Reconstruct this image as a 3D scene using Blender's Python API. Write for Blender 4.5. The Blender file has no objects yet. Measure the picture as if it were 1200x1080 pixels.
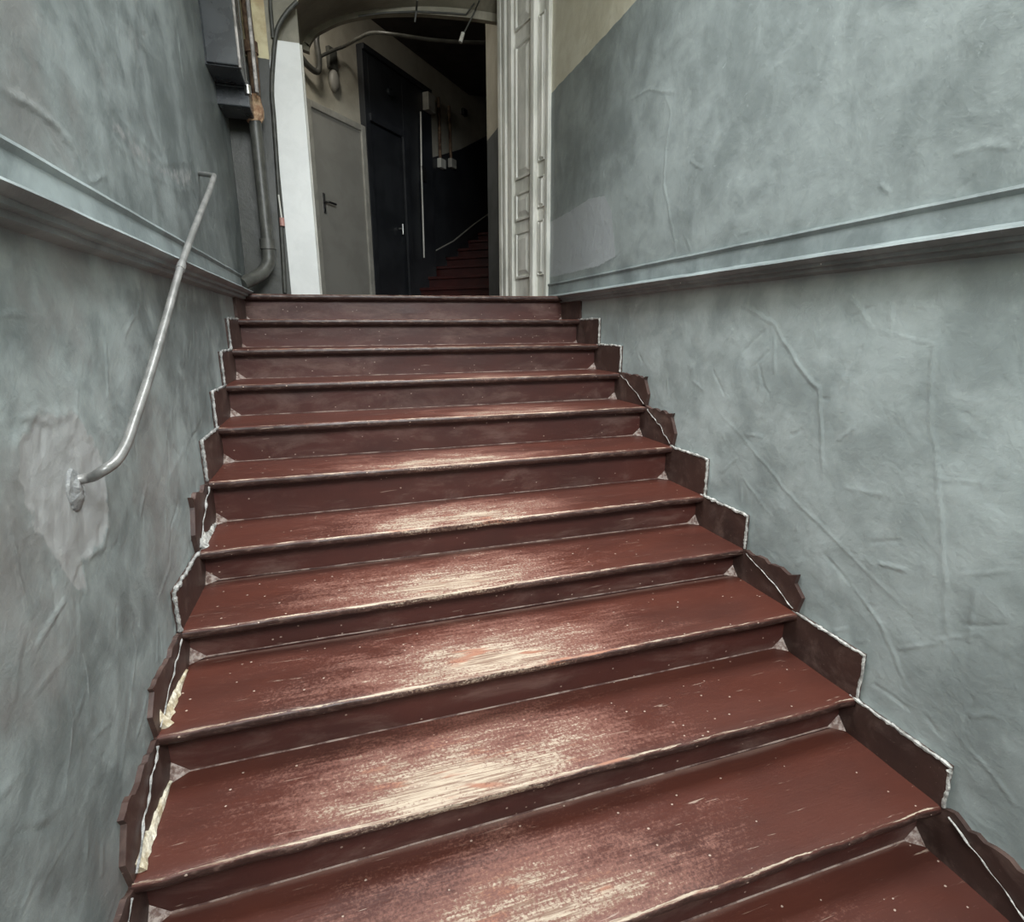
import bpy, bmesh, math, random
import numpy as np
from mathutils import Vector, Matrix, noise

random.seed(7)
scene = bpy.context.scene
col = scene.collection

# ------------------------------------------------------------------ camera
CAM = Vector((0.3665, -3.8477, -0.2172))
YAW, PIT, ROL, FPX = 0.3025, -0.2379, -0.0041, 641.65
_fw = Vector((math.sin(YAW)*math.cos(PIT), math.cos(YAW)*math.cos(PIT), math.sin(PIT)))
_r0 = Vector((math.cos(YAW), -math.sin(YAW), 0)); _u0 = _r0.cross(_fw)
_rt = _r0*math.cos(ROL) + _u0*math.sin(ROL); _up = _u0*math.cos(ROL) - _r0*math.sin(ROL)
cam_data = bpy.data.cameras.new('camera'); cam = bpy.data.objects.new('camera', cam_data); col.objects.link(cam)
cam.matrix_world = Matrix(((_rt.x, _up.x, -_fw.x, CAM.x), (_rt.y, _up.y, -_fw.y, CAM.y), (_rt.z, _up.z, -_fw.z, CAM.z), (0, 0, 0, 1)))
cam_data.sensor_fit = 'HORIZONTAL'; cam_data.sensor_width = 36; cam_data.lens = FPX/1200*36
cam_data.clip_start = 0.02
scene.camera = cam

# ------------------------------------------------------------------ world, lights, exposure
w = bpy.data.worlds.new('world'); scene.world = w; w.use_nodes = True
w.node_tree.nodes['Background'].inputs[0].default_value = (0.75, 0.86, 1.0, 1)
w.node_tree.nodes['Background'].inputs[1].default_value = 0.25
scene.view_settings.view_transform = 'Standard'; scene.view_settings.look = 'None'
scene.view_settings.exposure = 0.25; scene.view_settings.gamma = 1; scene.view_settings.use_curve_mapping = False

def area(name, loc, target, sx, sy, power, color):
    d = bpy.data.lights.new(name, 'AREA'); d.shape = 'RECTANGLE'; d.size = sx; d.size_y = sy; d.energy = power; d.color = color
    o = bpy.data.objects.new(name, d); col.objects.link(o); o.location = loc
    o.rotation_euler = (Vector(target)-Vector(loc)).to_track_quat('-Z', 'Y').to_euler()
    return o
area('daylight_through_fanlight', (0.95, -5.36, 1.98), (0.9, -1.9, -0.7), 1.7, 1.2, 172, (0.93, 0.98, 1.0))
sky_light = area('daylight_through_skylight', (0.9, -1.85, 2.72), (0.9, -1.84, 0), 0.9, 1.3, 40, (0.94, 0.98, 1.0))
sky_light.data.spread = math.radians(92)      # spread narrowed to keep the walls by the landing darker; no shaft modelled
area('hall_fill_light', (0.35, 1.75, 3.1), (0.6, 2.4, 1.0), 0.3, 0.3, 9, (1.0, 0.94, 0.84))  # unseen lamp, added to brighten the hall behind the arch

# ------------------------------------------------------------------ pixel helpers (1200 x 1080 frame)
def ray(u, v): return _fw + _rt*((u-600)/FPX) + _up*((540-v)/FPX)
def hit(u, v, ax, val):
    d = ray(u, v); return CAM + d*((val-CAM[ax])/d[ax])
XL, XR = -0.163, 1.966           # inner faces of the skirts, where the treads end
WL, WR = XL-0.012, XR+0.012      # plaster faces of the side walls
YA = 0.34                        # front face of the arch wall
# diagonal wall of the upper hall
DO = Vector((0.279, 2.69, 0)); _a = math.radians(42)
DE = Vector((math.sin(_a), math.cos(_a), 0)); DN = Vector((math.cos(_a), -math.sin(_a), 0))
def dp(s, z, out=0.0): return DO + DE*s + DN*out + Vector((0, 0, z))
def dhit(u, v, out=0.0):
    d = ray(u, v); return CAM + d*(((DO+DN*out-CAM).dot(DN))/d.dot(DN))

# ------------------------------------------------------------------ mesh helpers
def link(name, me, mat, parent=None):
    o = bpy.data.objects.new(name, me); col.objects.link(o)
    if mat is not None:
        for m in (mat if isinstance(mat, (list, tuple)) else [mat]): me.materials.append(m)
    if parent is not None: o.parent = parent
    return o
def from_bm(name, bm, mat, parent=None, smooth=False):
    bmesh.ops.recalc_face_normals(bm, faces=bm.faces)
    me = bpy.data.meshes.new(name); bm.to_mesh(me); bm.free()
    if smooth:
        for p in me.polygons: p.use_smooth = True
    return link(name, me, mat, parent)
def auto_smooth(o, ang=0.6):
    me = o.data
    for p in me.polygons: p.use_smooth = True
    bm = bmesh.new(); bm.from_mesh(me)
    for e in bm.edges:
        if len(e.link_faces) == 2 and e.calc_face_angle(0) > ang: e.smooth = False
    bm.to_mesh(me); bm.free()
def add_box(bm, x0, x1, y0, y1, z0, z1, M=None, bev=0.0):
    vs = [Vector((x, y, z)) for x in (x0, x1) for y in (y0, y1) for z in (z0, z1)]
    if M is not None: vs = [M @ v for v in vs]
    v = [bm.verts.new(p) for p in vs]
    fs = [bm.faces.new([v[i] for i in f]) for f in ((0,1,3,2),(4,6,7,5),(0,4,5,1),(2,3,7,6),(0,2,6,4),(1,5,7,3))]
    if bev > 0:
        es = list({e for f in fs for e in f.edges})
        bmesh.ops.bevel(bm, geom=es, offset=bev, segments=2, profile=0.6, affect='EDGES')
def box(name, x0, x1, y0, y1, z0, z1, mat, parent=None, bev=0.004, M=None):
    bm = bmesh.new(); add_box(bm, x0, x1, y0, y1, z0, z1, M, bev); return from_bm(name, bm, mat, parent)
DM = Matrix(((DE.x, DN.x, 0, DO.x), (DE.y, DN.y, 0, DO.y), (0, 0, 1, 0), (0, 0, 0, 1)))   # (s, out, z) -> world
def dbox(name, s0, s1, o0, o1, z0, z1, mat, parent=None, bev=0.004):
    return box(name, s0, s1, o0, o1, z0, z1, mat, parent, bev, DM)
def smooth_path(pts, n=6):
    P = [Vector(p) for p in pts]; out = []
    for i in range(len(P)-1):
        a = P[max(i-1, 0)]; b = P[i]; c = P[i+1]; d = P[min(i+2, len(P)-1)]
        for k in range(n):
            t = k/n
            out.append(0.5*((2*b)+(c-a)*t+(2*a-5*b+4*c-d)*t*t+(3*b-a-3*c+d)*t**3))
    out.append(P[-1]); return out
def add_tube(bm, pts, r, seg=12, caps=True, rfun=None):
    P = [Vector(p) for p in pts]; rings = []; prev = None
    for i, p in enumerate(P):
        t = (P[min(i+1, len(P)-1)]-P[max(i-1, 0)]).normalized()
        if prev is None:
            a = Vector((0, 0, 1)) if abs(t.z) < .9 else Vector((1, 0, 0))
            nn = t.cross(a).normalized()
        else: nn = (prev - t*prev.dot(t)).normalized()
        prev = nn; b = t.cross(nn); rr = rfun(i) if rfun else r
        rings.append([bm.verts.new(p+(nn*math.cos(2*math.pi*k/seg)+b*math.sin(2*math.pi*k/seg))*rr) for k in range(seg)])
    for i in range(len(rings)-1):
        for k in range(seg): bm.faces.new((rings[i][k], rings[i][(k+1)%seg], rings[i+1][(k+1)%seg], rings[i+1][k]))
    if caps: bm.faces.new(rings[0][::-1]); bm.faces.new(rings[-1])
def tube(name, pts, r, mat, parent=None, seg=12, smooth=True, rfun=None):
    bm = bmesh.new(); add_tube(bm, pts, r, seg, True, rfun); o = from_bm(name, bm, mat, parent, False)
    if smooth: auto_smooth(o, 0.9)
    return o
def add_prism(bm, poly, off):
    """extrude a planar polygon (list of Vectors) by the vector off"""
    a = [bm.verts.new(p) for p in poly]; b = [bm.verts.new(p+off) for p in poly]; n = len(poly)
    bm.faces.new(a); bm.faces.new(b[::-1])
    for i in range(n): bm.faces.new((a[i], a[(i+1)%n], b[(i+1)%n], b[i]))
def prism(name, poly, off, mat, parent=None):
    bm = bmesh.new(); add_prism(bm, [Vector(p) for p in poly], Vector(off)); return from_bm(name, bm, mat, parent)
def tag(o, label, cat, group=None):
    o['label'] = label; o['category'] = cat
    if group: o['group'] = group
    return o
def struct(o, label=None, cat=None):
    o['kind'] = 'structure'
    if label: o['label'] = label
    if cat: o['category'] = cat
    return o
def empty(name, loc=(0, 0, 0)):
    o = bpy.data.objects.new(name, None); col.objects.link(o); o.location = loc; o.empty_display_size = 0.05; return o
def adopt(child, par):
    child.parent = par; child.matrix_parent_inverse = Matrix.Translation(-par.location)
    return child

# ------------------------------------------------------------------ materials
class NT:
    def __init__(s, name):
        s.m = bpy.data.materials.new(name); s.m.use_nodes = True; s.t = s.m.node_tree
        s.b = s.t.nodes['Principled BSDF']
    def n(s, typ, ins=None, **kw):
        nd = s.t.nodes.new(typ)
        for k, v in kw.items(): setattr(nd, k, v)
        for k, v in (ins or {}).items(): s.set(nd.inputs[k], v)
        return nd
    def set(s, sock, v):
        if isinstance(v, bpy.types.NodeSocket): s.t.links.new(v, sock)
        elif isinstance(v, (tuple, list)) and len(v) == 3 and sock.type == 'RGBA': sock.default_value = (*v, 1)
        else: sock.default_value = v
    def math(s, op, a, b=0.0, c=0.0, clamp=False):
        nd = s.t.nodes.new('ShaderNodeMath'); nd.operation = op; nd.use_clamp = clamp
        for i, v in enumerate((a, b, c)): s.set(nd.inputs[i], v)
        return nd.outputs[0]
    def step(s, x, lo, hi):
        return s.n('ShaderNodeMapRange', {0: x, 1: lo, 2: hi, 3: 0.0, 4: 1.0}, interpolation_type='SMOOTHSTEP').outputs[0]
    def mix(s, f, a, b):
        nd = s.t.nodes.new('ShaderNodeMix'); nd.data_type = 'RGBA'
        s.set(nd.inputs[0], f); s.set(nd.inputs[6], a); s.set(nd.inputs[7], b); return nd.outputs[2]
    def vscale(s, v, sc):
        return s.n('ShaderNodeVectorMath', {0: v, 1: sc}, operation='MULTIPLY').outputs[0]
    def noise(s, v, scale=5.0, detail=4.0, rough=0.55, dist=0.0):
        return s.n('ShaderNodeTexNoise', {'Vector': v, 'Scale': scale, 'Detail': detail, 'Roughness': rough, 'Distortion': dist}).outputs[0]
    def pos(s): return s.n('ShaderNodeNewGeometry').outputs['Position']
    def sep(s, v): return s.n('ShaderNodeSeparateXYZ', {0: v}).outputs
    def bump(s, h, strength=0.5, dist=0.01, normal=None):
        ins = {'Strength': strength, 'Distance': dist, 'Height': h}
        if normal is not None: ins['Normal'] = normal
        return s.n('ShaderNodeBump', ins).outputs[0]
    def out(s, color, rough=0.5, normal=None, metal=0.0, spec=None):
        s.set(s.b.inputs['Base Color'], color); s.set(s.b.inputs['Roughness'], rough); s.set(s.b.inputs['Metallic'], metal)
        if spec is not None: s.set(s.b.inputs['Specular IOR Level'], spec)
        if normal is not None: s.set(s.b.inputs['Normal'], normal)
        return s.m

def mat_plaster(name, dark, light, cream=None, zc=None, cdark=None, warm=None, patch=None):
    t = NT(name); p = t.pos()
    n1 = t.noise(p, 1.5, 5, 0.6, 0.4); n2 = t.noise(p, 6.0, 6, 0.62, 0.5)
    f = t.step(t.math('ADD', t.math('MULTIPLY', n1, 0.6), t.math('MULTIPLY', n2, 0.4)), 0.38, 0.62)
    c = t.mix(f, dark, light)
    if warm: c = t.mix(t.math('MULTIPLY', t.step(t.noise(p, 1.4, 5, 0.65), 0.50, 0.64), 0.55), c, warm)
    if patch:
        pa = t.n('ShaderNodeAttribute', attribute_name='patch').outputs['Fac']
        pm = t.step(t.math('ADD', pa, t.math('MULTIPLY', t.math('SUBTRACT', t.noise(p, 25.0, 5, 0.7), 0.5), 0.9)), 0.42, 0.62)
        c = t.mix(t.math('MULTIPLY', pm, 0.85), c, patch)
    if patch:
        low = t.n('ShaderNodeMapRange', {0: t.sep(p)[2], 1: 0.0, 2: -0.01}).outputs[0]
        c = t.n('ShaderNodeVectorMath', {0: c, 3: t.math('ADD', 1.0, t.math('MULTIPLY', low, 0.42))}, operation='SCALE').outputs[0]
    # light caught on cracks and chips, put into the colour as a paler tone
    ra = t.n('ShaderNodeAttribute', attribute_name='ridge').outputs['Fac']
    c = t.mix(t.math('MULTIPLY', t.step(t.math('ADD', ra, t.math('MULTIPLY', t.math('SUBTRACT', t.noise(p, 60.0, 4, 0.7), 0.5), 0.8)), 0.45, 0.95), 0.45), c, tuple(min(1, v*1.7+0.06) for v in light))
    sc = t.noise(p, 26.0, 6, 0.72, 0.8)
    c = t.mix(t.math('MULTIPLY', t.step(sc, 0.62, 0.74), 0.28), c, tuple(min(1, v*1.7+0.04) for v in light))
    vor = t.n('ShaderNodeTexVoronoi', {'Vector': p, 'Scale': 16.0, 'Randomness': 1.0})
    speck = t.math('MULTIPLY', t.math('LESS_THAN', vor.outputs['Distance'], 0.045), t.math('GREATER_THAN', t.sep(vor.outputs['Color'])[0], 0.93))
    c = t.mix(speck, c, (0.72, 0.73, 0.70))
    if cream:
        z = t.math('ADD', t.sep(p)[2], t.math('MULTIPLY', t.math('SUBTRACT', t.noise(p, 9.0, 3), 0.5), 0.02))
        k = t.n('ShaderNodeMapRange', {0: z, 1: zc, 2: zc+0.004}).outputs[0]
        cc = t.mix(t.step(t.noise(p, 3.5, 6, 0.65), 0.38, 0.62), cdark, cream)
        c = t.mix(k, c, cc)
    h1 = t.noise(p, 9.0, 6, 0.55, 0.4); h2 = t.noise(p, 48.0, 4, 0.6, 0.4); h3 = t.noise(p, 2.4, 3, 0.5)
    b1 = t.bump(h3, 0.4, 0.025); b2 = t.bump(h1, 0.45, 0.009, b1); b3 = t.bump(h2, 0.40, 0.0028, b2)
    return t.out(c, t.math('ADD', 0.36, t.math('MULTIPLY', n2, 0.25)), b3, spec=0.5)

def mat_wood_paint(name, c1, c2, wear=True, dusty=0.0):
    t = NT(name); p = t.pos()
    uv = t.n('ShaderNodeUVMap').outputs[0]; u, v, _ = t.sep(uv)
    base = t.mix(t.step(t.noise(t.vscale(p, (1.5, 4, 4)), 1.6, 4, 0.55), 0.30, 0.75), c1, c2)
    vor = t.n('ShaderNodeTexVoronoi', {'Vector': t.vscale(p, (0.8, 1, 1)), 'Scale': 44.0})
    speck = t.math('MULTIPLY', t.step(t.math('ADD', vor.outputs['Distance'], t.math('MULTIPLY', t.noise(p, 160.0, 2), 0.12)), 0.21, 0.15),
                   t.math('GREATER_THAN', t.sep(vor.outputs['Color'])[0], 0.80))
    scr = t.step(t.noise(t.vscale(p, (5, 90, 90)), 1.0, 3, 0.7, 0.6), 0.67, 0.74)
    rough = 0.36; 
    if wear:
        wr = t.n('ShaderNodeAttribute', attribute_name='wear').outputs['Fac']
        g = t.math('POWER', 2.718, t.math('MULTIPLY', t.math('MULTIPLY', u, u), -2.9))
        mv = t.math('SUBTRACT', 1.08, t.math('MULTIPLY', t.math('ABSOLUTE', t.math('SUBTRACT', v, 0.07)), 2.6))
        g = t.math('MULTIPLY', t.math('MULTIPLY', g, mv), wr)
        n1 = t.noise(t.vscale(p, (6, 85, 85)), 1.0, 5, 0.7, 0.7)
        n2 = t.noise(t.vscale(p, (4.5, 11, 11)), 1.0, 5, 0.62, 0.4)
        n3 = t.noise(p, 120.0, 3, 0.7)
        s_ = t.math('ADD', t.math('MULTIPLY', t.math('SUBTRACT', g, 0.30), 0.85), t.math('ADD', t.math('MULTIPLY', t.math('SUBTRACT', n1, 0.5), 0.75), t.math('ADD', t.math('MULTIPLY', t.math('SUBTRACT', n2, 0.5), 0.85), t.math('MULTIPLY', t.math('SUBTRACT', n3, 0.5), 0.95))))
        m = t.step(s_, 0.33, 0.62)
        thin = t.step(s_, -0.02, 0.42)      # thinned paint
        base = t.mix(t.math('MULTIPLY', thin, 0.7), base, (0.26, 0.115, 0.085))
        grain = t.noise(t.vscale(p, (6, 170, 170)), 1.0, 4, 0.7, 0.5)
        wood = t.mix(t.step(grain, 0.40, 0.56), (0.24, 0.15, 0.105), (0.52, 0.42, 0.32))
        wood = t.mix(t.step(t.noise(t.vscale(p, (5, 26, 26)), 1.0, 2), 0.58, 0.68), wood, (0.36, 0.165, 0.105))
        # nosing arris
        ed = t.math('SUBTRACT', 1.0, t.math('DIVIDE', t.math('ABSOLUTE', t.math('SUBTRACT', v, 0.001)), 0.011), clamp=True)
        en = t.noise(t.vscale(p, (9, 60, 60)), 1.0, 5, 0.75, 0.4)
        e = t.step(t.math('ADD', t.math('MULTIPLY', ed, 0.55), t.math('ADD', t.math('MULTIPLY', t.math('SUBTRACT', en, 0.5), 1.5), t.math('MULTIPLY', g, 0.30))), 0.42, 0.60)
        e = t.math('MULTIPLY', e, t.math('GREATER_THAN', ed, 0.01))
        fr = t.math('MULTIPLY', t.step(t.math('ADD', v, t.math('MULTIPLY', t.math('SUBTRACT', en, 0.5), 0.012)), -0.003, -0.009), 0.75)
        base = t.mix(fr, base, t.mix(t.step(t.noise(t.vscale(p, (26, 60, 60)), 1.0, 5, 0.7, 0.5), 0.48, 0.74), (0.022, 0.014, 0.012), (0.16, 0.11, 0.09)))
        # dust pressed into the back joint
        bk = t.step(t.math('ADD', v, t.math('MULTIPLY', t.math('SUBTRACT', n2, 0.5), 0.03)), 0.330, 0.352)
        mm = t.math('MAXIMUM', m, e)
        c = t.mix(mm, base, wood)
        c = t.mix(t.math('MULTIPLY', bk, 0.35), c, (0.33, 0.22, 0.18))
        c = t.mix(t.math('MULTIPLY', t.math('MAXIMUM', speck, t.math('MULTIPLY', scr, 0.7)), 0.8), c, (0.52, 0.40, 0.32))
        r = t.math('ADD', t.math('MULTIPLY', t.math('MAXIMUM', mm, thin), 0.2), t.math('ADD', 0.30, t.math('MULTIPLY', n2, 0.2)))
        h = t.math('ADD', t.math('MULTIPLY', mm, -0.6), t.math('ADD', t.math('MULTIPLY', n1, 0.35), t.math('MULTIPLY', speck, 0.5)))
        nb = t.bump(h, 0.6, 0.003, t.bump(n2, 0.25, 0.006))
        return t.out(c, r, nb, spec=0.5)
    d = t.noise(t.vscale(p, (3, 8, 8)), 1.0, 6, 0.7, 0.5)
    c = t.mix(t.math('MULTIPLY', t.step(d, 0.46, 0.72), dusty), base, (0.34, 0.23, 0.19))
    c = t.mix(t.math('MULTIPLY', t.math('MAXIMUM', speck, t.math('MULTIPLY', scr, 0.6)), 0.7), c, (0.5, 0.38, 0.31))
    return t.out(c, t.math('ADD', 0.32, t.math('MULTIPLY', d, 0.3)), t.bump(t.noise(p, 40.0, 4), 0.25, 0.004), spec=0.5)

def mat_simple(name, c1, c2, rough=0.5, scale=8.0, bump=0.2, bd=0.004, metal=0.0, stretch=(1, 1, 1), lo=0.38, hi=0.62, spec=None):
    t = NT(name); p = t.vscale(t.pos(), stretch); n = t.noise(p, scale, 5, 0.62, 0.3)
    return t.out(t.mix(t.step(n, lo, hi), c1, c2), t.math('ADD', rough-0.06, t.math('MULTIPLY', n, 0.12)), t.bump(t.noise(p, scale*5, 4), bump, bd), metal, spec)

M = {}
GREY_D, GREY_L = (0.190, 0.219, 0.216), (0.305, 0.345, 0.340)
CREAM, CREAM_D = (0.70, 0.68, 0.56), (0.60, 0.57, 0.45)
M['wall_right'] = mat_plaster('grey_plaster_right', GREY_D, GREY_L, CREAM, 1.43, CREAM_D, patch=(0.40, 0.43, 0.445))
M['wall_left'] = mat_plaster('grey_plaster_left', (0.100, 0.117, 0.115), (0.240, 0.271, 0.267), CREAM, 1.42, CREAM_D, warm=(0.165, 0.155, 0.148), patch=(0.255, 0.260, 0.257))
M['arch'] = mat_plaster('arch_plaster', (0.15, 0.138, 0.10), (0.27, 0.25, 0.19))
M['front'] = mat_plaster('front_plaster', (0.038, 0.039, 0.033), (0.066, 0.067, 0.058), (0.60, 0.54, 0.33), 1.42, (0.36, 0.27, 0.14))
M['hall_cream'] = mat_plaster('hall_cream', (0.46, 0.43, 0.35), (0.58, 0.55, 0.46))
M['hall_dark'] = mat_simple('hall_dark_paint', (0.022, 0.024, 0.028), (0.034, 0.037, 0.042), 0.42, 3, 0.15)
M['dado'] = mat_plaster('dado_grey_gloss', (0.16, 0.185, 0.185), (0.29, 0.33, 0.33))
M['tread'] = mat_wood_paint('worn_red_tread_paint', (0.090, 0.026, 0.017), (0.064, 0.020, 0.014), True)
M['riser'] = mat_wood_paint('red_riser_paint', (0.080, 0.024, 0.018), (0.056, 0.019, 0.015), False, 0.26)
M['skirt'] = mat_wood_paint('brown_skirt_paint', (0.064, 0.033, 0.026), (0.044, 0.025, 0.021), False, 0.25)
M['bead'] = mat_simple('pale_chipped_edge', (0.26, 0.25, 0.23), (0.66, 0.65, 0.61), 0.7, 34, 0.8, 0.006)
M['bead_grey'] = mat_simple('grey_chipped_edge', (0.20, 0.20, 0.19), (0.46, 0.45, 0.43), 0.7, 34, 0.8, 0.006)
M['fillet'] = mat_simple('dusty_joint', (0.10, 0.05, 0.042), (0.36, 0.27, 0.23), 0.8, 14, 0.5, 0.003)
M['dust'] = mat_simple('corner_dust', (0.20, 0.13, 0.11), (0.48, 0.40, 0.36), 0.9, 60, 0.8, 0.004)
M['chip'] = mat_simple('bare_wood_plaster', (0.42, 0.34, 0.22), (0.80, 0.74, 0.60), 0.8, 22, 0.7, 0.006)
M['patch'] = mat_simple('bare_grey_patch', (0.19, 0.195, 0.195), (0.30, 0.305, 0.30), 0.62, 12, 0.8, 0.008)
M['repaint'] = mat_simple('repaint_patch', (0.255, 0.285, 0.295), (0.29, 0.315, 0.325), 0.6, 3, 0.2)
M['crack'] = mat_simple('crack_ridge', (0.26, 0.295, 0.29), (0.42, 0.46, 0.45), 0.5, 20, 0.4)
M['white'] = mat_simple('white_gloss_paint', (0.68, 0.69, 0.67), (0.74, 0.75, 0.73), 0.38, 6, 0.25, 0.003)
M['jamb'] = mat_simple('old_white_paint', (0.60, 0.60, 0.54), (0.80, 0.79, 0.73), 0.42, 7, 0.35, 0.003, stretch=(1, 1, 0.35))
M['greydoor'] = mat_simple('grey_door_paint', (0.30, 0.292, 0.262), (0.34, 0.332, 0.30), 0.45, 3, 0.15)
M['doorframe'] = mat_simple('door_frame_paint', (0.36, 0.35, 0.31), (0.46, 0.45, 0.40), 0.45, 6, 0.2)
M['steel'] = mat_simple('steel', (0.45, 0.45, 0.44), (0.65, 0.65, 0.63), 0.32, 20, 0.1, metal=0.9)
M['conduit'] = mat_simple('dull_conduit', (0.14, 0.13, 0.12), (0.30, 0.28, 0.26), 0.4, 20, 0.3, metal=0.5)
M['black'] = mat_simple('black_fitting', (0.010, 0.010, 0.011), (0.02, 0.02, 0.02), 0.4, 10, 0.1)
M['boxpaint'] = mat_simple('dark_slate_gloss', (0.024, 0.028, 0.032), (0.038, 0.044, 0.049), 0.28, 8, 0.2, 0.002)
M['rail'] = mat_simple('galvanised_rail', (0.17, 0.17, 0.162), (0.245, 0.24, 0.23), 0.38, 14, 0.12, 0.001, metal=0.3)
M['pipe'] = mat_simple('grey_painted_iron', (0.060, 0.060, 0.053), (0.095, 0.095, 0.083), 0.42, 10, 0.3)
M['rust'] = mat_simple('rusty_pipe', (0.07, 0.035, 0.022), (0.20, 0.13, 0.08), 0.75, 18, 0.7, 0.006)
M['peach'] = mat_simple('crumbling_lagging', (0.36, 0.20, 0.12), (0.62, 0.44, 0.28), 0.9, 22, 0.9, 0.01)
M['cable'] = mat_simple('olive_cable', (0.04, 0.04, 0.034), (0.07, 0.07, 0.06), 0.5, 10, 0.1)
M['ceiling'] = mat_simple('ceiling_plaster', (0.50, 0.48, 0.40), (0.60, 0.58, 0.50), 0.8, 3, 0.2)
M['darkceil'] = mat_simple('dark_ceiling', (0.045, 0.043, 0.038), (0.07, 0.066, 0.058), 0.8, 3, 0.2)  # dark grey ceiling of the upper hall
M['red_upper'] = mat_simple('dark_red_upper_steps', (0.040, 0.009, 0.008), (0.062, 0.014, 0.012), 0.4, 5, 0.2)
M['floor'] = mat_simple('landing_floor', (0.06, 0.02, 0.016), (0.10, 0.03, 0.024), 0.45, 5, 0.2)
M['entry'] = mat_simple('entry_stone', (0.16, 0.15, 0.14), (0.24, 0.23, 0.21), 0.7, 6, 0.3)
M['glass'] = mat_simple('lamp_glass', (0.55, 0.55, 0.50), (0.62, 0.62, 0.57), 0.25, 4, 0.05)
M['pink'] = mat_simple('pink_plastic', (0.45, 0.22, 0.19), (0.52, 0.28, 0.24), 0.5, 10, 0.1)

# ------------------------------------------------------------------ side walls
R_, D_, T_ = 0.16, 0.2959, 0.3534
Y_BACK, Z_TOP, Z_BOT = -5.4, 2.75, -2.4
def side_wall(name, x, sgn, mat, cracks, strokes, patches, seed):
    """uneven plaster slab with its cracks, trowel marks and patches as relief; sgn = +1: room lies towards +x"""
    fy = np.arange(-3.15, YA+.001, .0065); fz = np.arange(-1.95, 1.62, .0065)
    ys = np.concatenate([np.arange(Y_BACK, -3.16, .15), fy[:-1], [YA]]); zs = np.concatenate([np.arange(Z_BOT, -1.96, .15), fz, np.arange(1.75, Z_TOP+.01, .15)])
    ny, nz = len(ys), len(zs); Y, Z = np.meshgrid(ys, zs, indexing='ij'); Y = Y.ravel(); Z = Z.ravel()
    H = np.empty(ny*nz); NA = np.empty(ny*nz)
    for i in range(ny*nz):
        a, b = Y[i], Z[i]
        H[i] = .0050*noise.noise((a*1.3, b*1.3, x*5)) + .0018*noise.noise((a*4.3, b*4.3, x*9)) + .0008*noise.noise((a*17, b*17, x))
        NA[i] = noise.noise((a*30, b*30, x*3+5))
    ridge = np.zeros(ny*nz); pm = np.zeros(ny*nz)
    rg = random.Random(seed)
    def line(P, amp, wd, lip=0.0, pale=1.0):
        P = np.array(P); Q = [P[0]]
        for a, b in zip(P[:-1], P[1:]):
            L = np.hypot(*(b-a)); n = max(1, int(L/.04))
            for k in range(1, n+1):
                q = a+(b-a)*k/n; Q.append(q+(np.array(noise.noise_vector((q[0]*13, q[1]*13, seed)))[:2]*.010 if k < n else 0))
        n = len(Q)-1
        for k in range(n):
            a, b = Q[k], Q[k+1]; m = .03+abs(lip)*20
            sel = np.where((Y > min(a[0], b[0])-m) & (Y < max(a[0], b[0])+m) & (Z > min(a[1], b[1])-m) & (Z < max(a[1], b[1])+m))[0]
            if not len(sel): continue
            d = b-a; L2 = max(1e-9, d@d); py = Y[sel]-a[0]; pz = Z[sel]-a[1]
            t = np.clip((py*d[0]+pz*d[1])/L2, 0, 1); ds = np.hypot(py-t*d[0], pz-t*d[1]) + .004*NA[sel]
            tap = math.sin(math.pi*min(1, (k+.7)/(n+.4)))**.5
            r = np.exp(-(ds/wd)**2)*tap*(.75+.5*NA[sel])
            best = r > ridge[sel]*1.0
            H[sel] += np.where(best, amp*np.maximum(0, r-ridge[sel]), 0)
            ridge[sel] = np.maximum(ridge[sel], r*pale)
    def wl_(pix): return [(q.y, q.z) for q in (hit(u, v, 0, x) for u, v in pix)]
    for pix, amp, wd in cracks: line(wl_(pix), amp, wd)
    for _ in range(strokes):
        cy, cz = rg.uniform(-3.0, .2), rg.uniform(-1.7, 1.3 if rg.random() < .35 else 0.0); L = rg.uniform(.012, .07); an = rg.choice((rg.uniform(0, 3.14), rg.gauss(2.2 if sgn < 0 else 1.0, .35)))
        dy, dz = math.cos(an)*L, math.sin(an)*L
        line([(cy-dy, cz-dz), (cy, cz+rg.uniform(-.006, .006)), (cy+dy, cz+dz)], rg.choice((.003, .002, -.003)), rg.uniform(.003, .006), pale=rg.uniform(.3, .9))
    for patch in patches:
        P = np.array(wl_(patch[0])); n = len(P); ins = np.zeros(len(Y), bool); D = np.full(len(Y), 9.)
        Yn = Y+.02*NA*patch[1]; Zn = Z+.02*np.roll(NA, 7)*patch[1]
        for i in range(n):
            a, b = P[i], P[(i+1) % n]; d = b-a
            if abs(d[1]) > 1e-9: ins ^= ((a[1] > Zn) != (b[1] > Zn)) & (Yn < a[0]+(Zn-a[1])*d[0]/d[1])
            t = np.clip(((Yn-a[0])*d[0]+(Zn-a[1])*d[1])/(d@d), 0, 1); D = np.minimum(D, np.hypot(Yn-a[0]-t*d[0], Zn-a[1]-t*d[1]))
        sd = np.where(ins, D, -D); pk = np.clip(.5+sd/patch[3], 0, 1); pm = np.maximum(pm, pk*patch[4])
        H += pk*patch[2] + pk*patch[1]*.0022*NA + patch[1]*.0025*np.exp(-(sd/.012)**2)
    H = np.minimum(H, .0095)
    V = np.stack([x+sgn*(H-.004), Y, Z], 1); idx = np.arange(ny*nz).reshape(ny, nz)
    F = np.stack([idx[:-1, :-1], idx[1:, :-1], idx[1:, 1:], idx[:-1, 1:]], -1).reshape(-1, 4)
    if sgn < 0: F = F[:, ::-1]
    bk = len(V); V = np.vstack([V, [[x-sgn*.25, a, b] for a, b in ((ys[0], zs[0]), (ys[-1], zs[0]), (ys[-1], zs[-1]), (ys[0], zs[-1]))]])
    F = np.vstack([F, [[bk, bk+3, bk+2, bk+1]]])
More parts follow.
